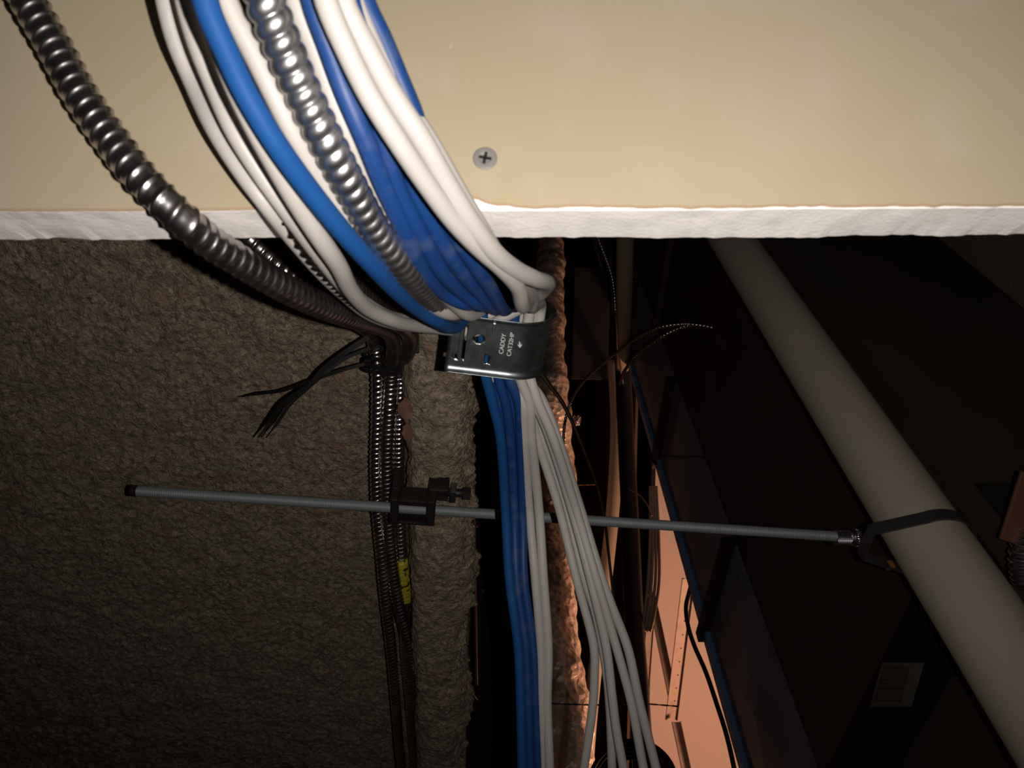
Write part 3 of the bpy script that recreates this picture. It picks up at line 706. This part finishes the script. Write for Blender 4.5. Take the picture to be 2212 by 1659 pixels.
# ------------------------------------------------------------------ big ducts under the pipe
ZD = -.55
dd = ray(1054, -285); dd.z = 0; dd.normalize()          # duct run
dn = Vector((dd.y, -dd.x, 0))                            # towards the camera side
if dn.y > 0: dn = -dn
def DZ(px, py): return PZ(px, py, ZD)
far0 = DZ(1612, 1659); mid0 = DZ(1763, 1659); near0 = DZ(2130, 1085)
def s_of(p): return (p - DO).dot(dd)
DO = DZ(1700, 1300)
q_far = (far0 - DO).dot(dn); q_mid = (mid0 - DO).dot(dn); q_near = (near0 - DO).dot(dn)
S0, S1 = -1.6, 5.6
def duct():
    root = empty('near_duct', DO)
    bm = bmesh.new()
    box(bm, DO, dd, dn, zb, S0, S1, q_mid + .002, q_near, -.30, 0, .004)
    o = bm_obj('duct_body', bm, M['ductdark'], root)
    bm = bmesh.new()                # longitudinal edge seams on the near side
    box(bm, DO, dd, dn, zb, S0, S1, q_near - .030, q_near + .004, .001, .007, .001)
    box(bm, DO, dd, dn, zb, S0, S1, q_near + .001, q_near + .010, -.30, -.055, .001)
    bm_obj('edge_seam', bm, M['ductside'], root)
    for s in (1.15, 2.4):           # cross flanges
        bm = bmesh.new()
        box(bm, DO, dd, dn, zb, s - .012, s + .012, q_mid, q_near + .022, .0, .018, .001)
        box(bm, DO, dd, dn, zb, s - .012, s + .012, q_near, q_near + .022, -.30, .018, .001)
        bm_obj('cross_flange', bm, M['ductside'], root)
    # black flexible connector across the top, with the paper label on it
    e0 = s_of(DZ(1962, 1275)); 
    a_, b_ = DZ(1960, 1290), DZ(1900, 1480); a2, b2 = DZ(2054, 1438), DZ(2000, 1585)
    e1 = (s_of(a_) + s_of(b_)) / 2; e2 = (s_of(a2) + s_of(b2)) / 2
    lo, hi = min(e1, e2), max(e1, e2)
    bm = bmesh.new()
    box(bm, DO, dd, dn, zb, lo, hi, q_mid + .02, q_near + .003, -.30, .005, .002)
    bm_obj('flexible_connector', bm, M['canvas'], root)
    cs = [DZ(1917, 1431), DZ(2008, 1431), DZ(1980, 1527), DZ(1890, 1527)]
    up_ = zb * .0065
    v = [p + up_ for p in cs] + [p + up_ + zb * .0006 for p in cs]
    fc = [(7, 6, 5, 4), (0, 1, 2, 3), (0, 4, 5, 1), (1, 5, 6, 2), (2, 6, 7, 3), (3, 7, 4, 0)]
    st = mobj('paper_label', v, fc, M['sticker'], smooth=False); adopt(st, root); st['label'] = 'pale printed paper label'
    vv, ff = [], []
    def bil(u, w): return (cs[0] * (1 - u) * (1 - w) + cs[1] * u * (1 - w) + cs[2] * u * w + cs[3] * (1 - u) * w) + up_ + zb * .0009
    rows = [(.10 + .030 * k + (.02 if k > 12 else 0), .014 if k % 3 else .022) for k in range(26)]
    rr = random.Random(3)
    for (w, h) in rows:
        u = .07
        while u < .72:
            l = rr.uniform(.10, .4); u2 = min(.74, u + l)
            b = len(vv); vv += [bil(u, w), bil(u2, w), bil(u2, w + h), bil(u, w + h)]; ff.append((b, b + 1, b + 2, b + 3)); u = u2 + .008
    tx = mobj('print_lines', vv, ff, M['ink'], smooth=False); tx.parent = st
    tag(root, 'large dark dusty rectangular duct lying under the thick pipe', 'duct')
    # far, lighter galvanised duct with cross-broken panels and raised seams
    r2 = empty('galvanised_duct', DO + dn * q_far)
    L = .62; s = S0; k = 0
    bm = bmesh.new()
    while s < S1:
        e = s + L; mx_ = (s + e) / 2; my = (q_far + q_mid) / 2
        V4 = [bm.verts.new(DO + dd * a + dn * b) for (a, b) in ((s, q_far), (e, q_far), (e, q_mid), (s, q_mid))]
        c5 = bm.verts.new(DO + dd * mx_ + dn * my + zb * .012)
        for i in range(4): bm.faces.new((V4[i], V4[(i + 1) % 4], c5))
        s = e
    box(bm, DO, dd, dn, zb, S0, S1, q_far, q_mid, -.30, -.001)
    bm_obj('duct_body', bm, M['ductgrey'], r2)
    s = S0 + L
    while s < 4.5:
        bm = bmesh.new(); box(bm, DO, dd, dn, zb, s - .014, s + .014, q_far - .02, q_mid, -.30, .022, .002)
        bm_obj('cross_flange', bm, M['brown'], r2); s += L
    bm = bmesh.new(); box(bm, DO, dd, dn, zb, S0, S1, q_far - .004, q_far + .018, -.005, .012, .002)
    box(bm, DO, dd, dn, zb, S0, S1, q_far - .010, q_far - .002, -.06, .012, .002)
    bm_obj('edge_flange', bm, M['flange'], r2)
    tag(r2, 'blue-grey galvanised duct with raised seams, between the dark duct and the lit opening', 'duct')
duct()

# ------------------------------------------------------------------ plenum beyond: foil duct, pipes, wires
def crinkle(v):
    return vnoise(v, .06, 1) * .020 + np.abs(vnoise(v, .022, 2)) * .008
foil_pts = [P(1190, 380, 4.6), P(1190, 520, 4.3), P(1186, 640, 3.9), P(1188, 740, 3.6), P(1192, 850, 3.3), P(1200, 960, 3.3), P(1204, 1040, 3.25), P(1197, 1120, 3.2), P(1196, 1200, 3.0), P(1198, 1290, 2.85), P(1203, 1370, 2.7), P(1213, 1450, 2.55), P(1224, 1540, 2.45), P(1232, 1659, 2.3), P(1240, 1850, 2.15), P(1255, 2400, 1.95)]
fr_ = empty('foil_flex_duct', P(1200, 1100, 3.2))
o = tube('foil_jacket', foil_pts, .072, M['foil'], segs=64, step=.009, rfun=lambda s, th, q: 1 + .10 * np.sin(s * 9) * np.sin(s * 3.1) + .04 * np.sin(s * 60) + 0 * th, disp=crinkle); adopt(o, fr_)
for (x, y, d, l) in ((1193, 905, 3.3, .05), (1203, 1100, 3.22, .04), (1213, 1452, 2.55, .05)):
    a = P(x, y - 6, d); b = P(x, y + 8, d)
    o = tube('tape_band', [a, b], .076, M['foil2'], segs=48, step=.01, disp=lambda v: vnoise(v, .03, 3) * .006); adopt(o, fr_)
tag(fr_, 'crinkled copper-lit foil flexible duct running along behind the hook', 'duct')
ob = tube('cardboard_duct', [P(1326, 780, 3.4), P(1332, 900, 3.35), P(1330, 1000, 3.3), P(1322, 1120, 3.25), P(1308, 1250, 3.2), P(1298, 1350, 3.15), P(1285, 1450, 3.1), P(1272, 1580, 3.0), P(1262, 1720, 2.9)], .028, M['tanpipe'], segs=28, step=.02)
tag(ob, 'smooth tan round duct glowing orange behind the fanned white cables', 'pipe')
ob = tube('black_pipe', [P(1338, 480, 2.95), P(1342, 700, 2.9), P(1350, 900, 2.75), P(1362, 1150, 2.5), P(1370, 1350, 2.3), P(1380, 1500, 2.15), P(1392, 1700, 2.0)], .029, M['black'], segs=28, step=.02)
tag(ob, 'black round pipe in front of the lit opening', 'pipe')
ob = tube('plastic_pipe', [P(1352, 470, 2.1), P(1349, 620, 2.3), P(1346, 760, 2.7), P(1343, 900, 3.3)], .025, M['tanpipe'], segs=24, step=.02)
tag(ob, 'dim beige plastic pipe just under the drywall edge beside the black pipe', 'pipe')
# small dark pieces behind
bm = bmesh.new(); c = P(1290, 670, 2.9)
box(bm, c, zb * -1, Vector((1, 0, 0)), Vector((0, 1, 0)), -.06, .09, -.26, .20, .25, .27, .003)
ob = bm_obj('dark_panel', bm, M['black']); tag(ob, 'dark brown panel between the foil duct and the black pipe', 'panel')
def beads(s, th, q):
    return 1 + .16 * np.sin(s * 2 * math.pi / .0075)
GB2 = 'thin beaded armoured cables in the distance'
for pts, lab in (([(1540, 708, 1.5), (1515, 703, 1.5), (1480, 700, 1.5), (1430, 706, 1.52), (1390, 722, 1.55), (1340, 755, 1.6), (1290, 795, 1.65), (1255, 830, 1.7), (1232, 870, 1.75), (1220, 915, 1.75), (1216, 970, 1.75)], 'thin dark beaded cable curving from the grey duct down to the foil duct'),
                 ([(1494, 701, 1.51), (1460, 712, 1.53), (1425, 730, 1.55), (1380, 762, 1.6), (1350, 800, 1.65), (1338, 830, 1.7)], 'shorter beaded cable arching just below the longer one')):
    ob = tube('beaded_cable', [P(*q) for q in pts], .0034, M['steel'], segs=12, step=.0012, rfun=beads); tag(ob, lab, 'cable', GB2)
ob = tube('beaded_cable', [P(1290, 510, 1.8), P(1322, 600, 1.8), P(1330, 680, 1.8), P(1335, 760, 2.4), P(1346, 830, 2.78)], .0028, M['steel'], segs=12, step=.0012, rfun=beads)
tag(ob, 'thin beaded cable hanging along the black pipe under the drywall edge', 'cable', GB2)
ob = tube('drooping_cable', [P(1140, 760, .72), P(1156, 785, .75), P(1182, 825, .85), P(1214, 868, .95), P(1240, 920, 1.05), P(1262, 975, 1.15), P(1288, 1045, 1.25), P(1306, 1120, 1.35), P(1314, 1190, 1.4), P(1322, 1260, 1.4), P(1330, 1330, 1.4)], .0026, M['darkcable'], segs=10, step=.006)
tag(ob, 'thin dark brown cable slanting from under the hook behind the white cables', 'cable')
ob = tube('black_cable', [P(1500, 1235, 2.0), P(1490, 1275, 2.0), P(1482, 1310, 2.0), P(1486, 1350, 2.0), P(1500, 1395, 1.95), P(1524, 1450, 1.9), P(1548, 1520, 1.85), P(1570, 1590, 1.8), P(1588, 1670, 1.75), P(1605, 1760, 1.7), P(1650, 2100, 1.6), P(1700, 2600, 1.5)], .0058, M['black'], segs=12, step=.01)
tag(ob, 'black cable hanging across the orange-lit wall beside the duct', 'cable')
GWi = 'thin tie wires'
def twist(s, th, q): return 1 + .35 * np.sin(s * 220 + th * 2)
for pts, lab in (([(1190, 1520, 2.0), (1300, 1523, 2.0), (1400, 1521, 2.0), (1430, 1523, 2.0), (1465, 1526, 2.0)], 'twisted tie wire crossing the white cables near the bottom'),
                 ([(1440, 984, 1.7), (1480, 988, 1.7), (1500, 986, 1.7), (1522, 988, 1.7)], 'dark kinked wire lying on the blue-grey duct'),
                 ([(1212, 1049, 3.2), (1286, 1047, 3.2)], 'short straight wire right of the white cables above the rod')):
    ob = tube('tie_wire', [P(*q) for q in pts], .0017, M['copper'] if 'short' in lab else M['black'], segs=8, step=.003, rfun=twist); tag(ob, lab, 'wire', GWi)
ob = tube('curved_wire', [P(1358, 1056, 2.2), P(1380, 1068, 2.2), P(1398, 1092, 2.2), P(1408, 1115, 2.2)], .0022, M['copper'], segs=8, step=.005)
tag(ob, 'short curved orange-lit wire beside the black pipe', 'wire')
for i, dx in enumerate((0, 9, 18, 27)):
    lab = ['outermost left', 'second from the left', 'third from the left', 'rightmost'][i] + ' of four thin cables hanging at the edge of the orange-lit opening'
    ob = tube('thin_cable', [P(1404 + dx * .5, 1050, 2.45), P(1404 + dx * .7, 1160, 2.4), P(1399 + dx * .9, 1260, 2.35), P(1391 + dx * .8, 1330, 2.3), P(1386 + dx * .7, 1364, 2.3)], .0048, M['browncable'], segs=10, step=.01)
    tag(ob, lab, 'cable', 'thin cables at the lit opening')
# crumpled foil scrap
bm = bmesh.new(); bmesh.ops.create_icosphere(bm, subdivisions=3, radius=.016)
rr = random.Random(5)
for v in bm.verts: v.co = v.co * rr.uniform(.55, 1.25)
for v in bm.verts: v.co = v.co * 1.3 + P(1245, 908, 3.24)
ob = bm_obj('foil_scrap', bm, M['chrome']); tag(ob, 'tiny crumpled silver foil scrap glinting in the dark', 'foil')
# coil of dark cable at the bottom edge
cl = empty('cable_coil', P(1350, 1700, 1.9))
for k in range(5):
    pts = []
    for j in range(11):
        a = math.pi * j / 10; pts.append(P(1368 - (95 - 7 * k) * math.cos(a), 1700 - (100 - 9 * k) * math.sin(a), 1.9 + .02 * k))
    ob = tube('coil_turn', pts, .0055, M['black'], segs=10, step=.01); adopt(ob, cl)
tag(cl, 'coil of dark cable at the bottom edge below the fanned white cables', 'cable')

# ------------------------------------------------------------------ suspended ceiling with an open part, the lit room under it
ZC = -.90
def slab(bm, x0, x1, y0, y1, z0, z1): box(bm, W(0, 0, 0), Vector((1, 0, 0)), Vector((0, 1, 0)), zb, x0, x1, y0, y1, z0, z1)
bm = bmesh.new()
HX0, HX1, HY0, HY1 = -3.0, .55, 2.1, 4.2
slab(bm, -5, 4, .5, HY0, ZC - .015, ZC); slab(bm, -5, 4, HY1 + .1, 7, ZC - .015, ZC)
slab(bm, -5, HX0, HY0, HY1 + .1, ZC - .015, ZC); slab(bm, HX1, 4, HY0, HY1 + .1, ZC - .015, ZC)
ob = bm_obj('ceiling', bm, M['tile']); tag(ob, kind='structure')
bm = bmesh.new(); slab(bm, -5, 4, HY1, HY1 + .1, -CH, ZC - .10); ob = bm_obj('wall_room', bm, M['roomwall']); tag(ob, kind='structure')
bm = bmesh.new(); slab(bm, -5.1, -5, .5, 7, -CH, 1.2); ob = bm_obj('wall_left', bm, M['brick']); tag(ob, kind='structure')
bm = bmesh.new(); slab(bm, -5, 4, 7, 7.1, -CH, 1.2); ob = bm_obj('wall_back', bm, M['brick']); tag(ob, kind='structure')
bm = bmesh.new(); slab(bm, -5, 4, .5, 7, -CH - .05, -CH); ob = bm_obj('floor', bm, M['roomwall']); tag(ob, kind='structure')
bm = bmesh.new(); slab(bm, -5, 4, .5, 7, 1.15, 1.2); ob = bm_obj('ceiling_deck', bm, M['brick']); tag(ob, kind='structure')
GTe = 'ceiling grid tees over the open part'
def tee(pa, pb, label, holes=False, w=.024, h=.036, m=M['tee']):
    a = PZ(*pa, ZC); b = PZ(*pb, ZC); d = (b - a); L = d.length; d.normalize(); s = zb.cross(d)
    root = empty('ceiling_tee', a)
    bm = bmesh.new(); box(bm, a, d, s, zb, 0, L, -.0015, .0015, 0, h); box(bm, a, d, s, zb, 0, L, -.004, .004, h - .008, h, .001); web = bm_obj('tee_web', bm, m, root)
    bm = bmesh.new(); box(bm, a, d, s, zb, 0, L, -w / 2, w / 2, -.001, .0005); bm_obj('tee_flange', bm, m, root)
    if holes:
        for k in range(1, 10):
            c = a + d * (L * k / 10.5) + zb * h * .4; sg = -1 if s.y > 0 else 1
            bm = bmesh.new(); cyl(bm, c + s * sg * .0014, c + s * sg * .0018, .0035, 14); hole = bm_obj('hole_shade_disc', bm, M['slot']); hole.parent = web  # dark discs on the web, the holes' shade put in as colour
    tag(root, label, 'ceiling grid', GTe)
tee((1414, 1285), (1463, 1515), 'plain ceiling grid tee slanting towards the joint of the open grid')
tee((1500, 1250), (1462, 1555), 'perforated ceiling grid tee with a row of round holes', True, h=.05)
tee((1469, 1560), (1500, 1700), 'ceiling grid tee running from the joint to the bottom edge of the photo')
tee((1413, 1330), (1399, 1520), 'thin far ceiling grid tee beside the black pipe')
# added bracket, orange light painted in its colour; foil elbow, lower right corner
bm = bmesh.new(); c = P(2200, 1090, .70)
box(bm, c, (zb * -1 + Vector((-.30, 0, 0))).normalized(), Vector((1, 0, -.30)).normalized(), Vector((0, 1, 0)), -.006, .05, -.035, .030, 0, .004, .001)
ob = bm_obj('orange_light_plate', bm, mat('painted_orange_light', (0.12, 0.04, 0.022), 0.7)); tag(ob, 'added plate coloured like orange light, cut off by the right edge of the photo', 'bracket')
ob = tube('flex_fitting', [P(2240, 1150, .70), P(2222, 1200, .70), P(2228, 1260, .70)], .016, M['chrome'], segs=24, step=.001, rfun=round_prof(.005, .2))
tag(ob, 'shiny ribbed metal fitting at the right edge of the photo', 'fitting')
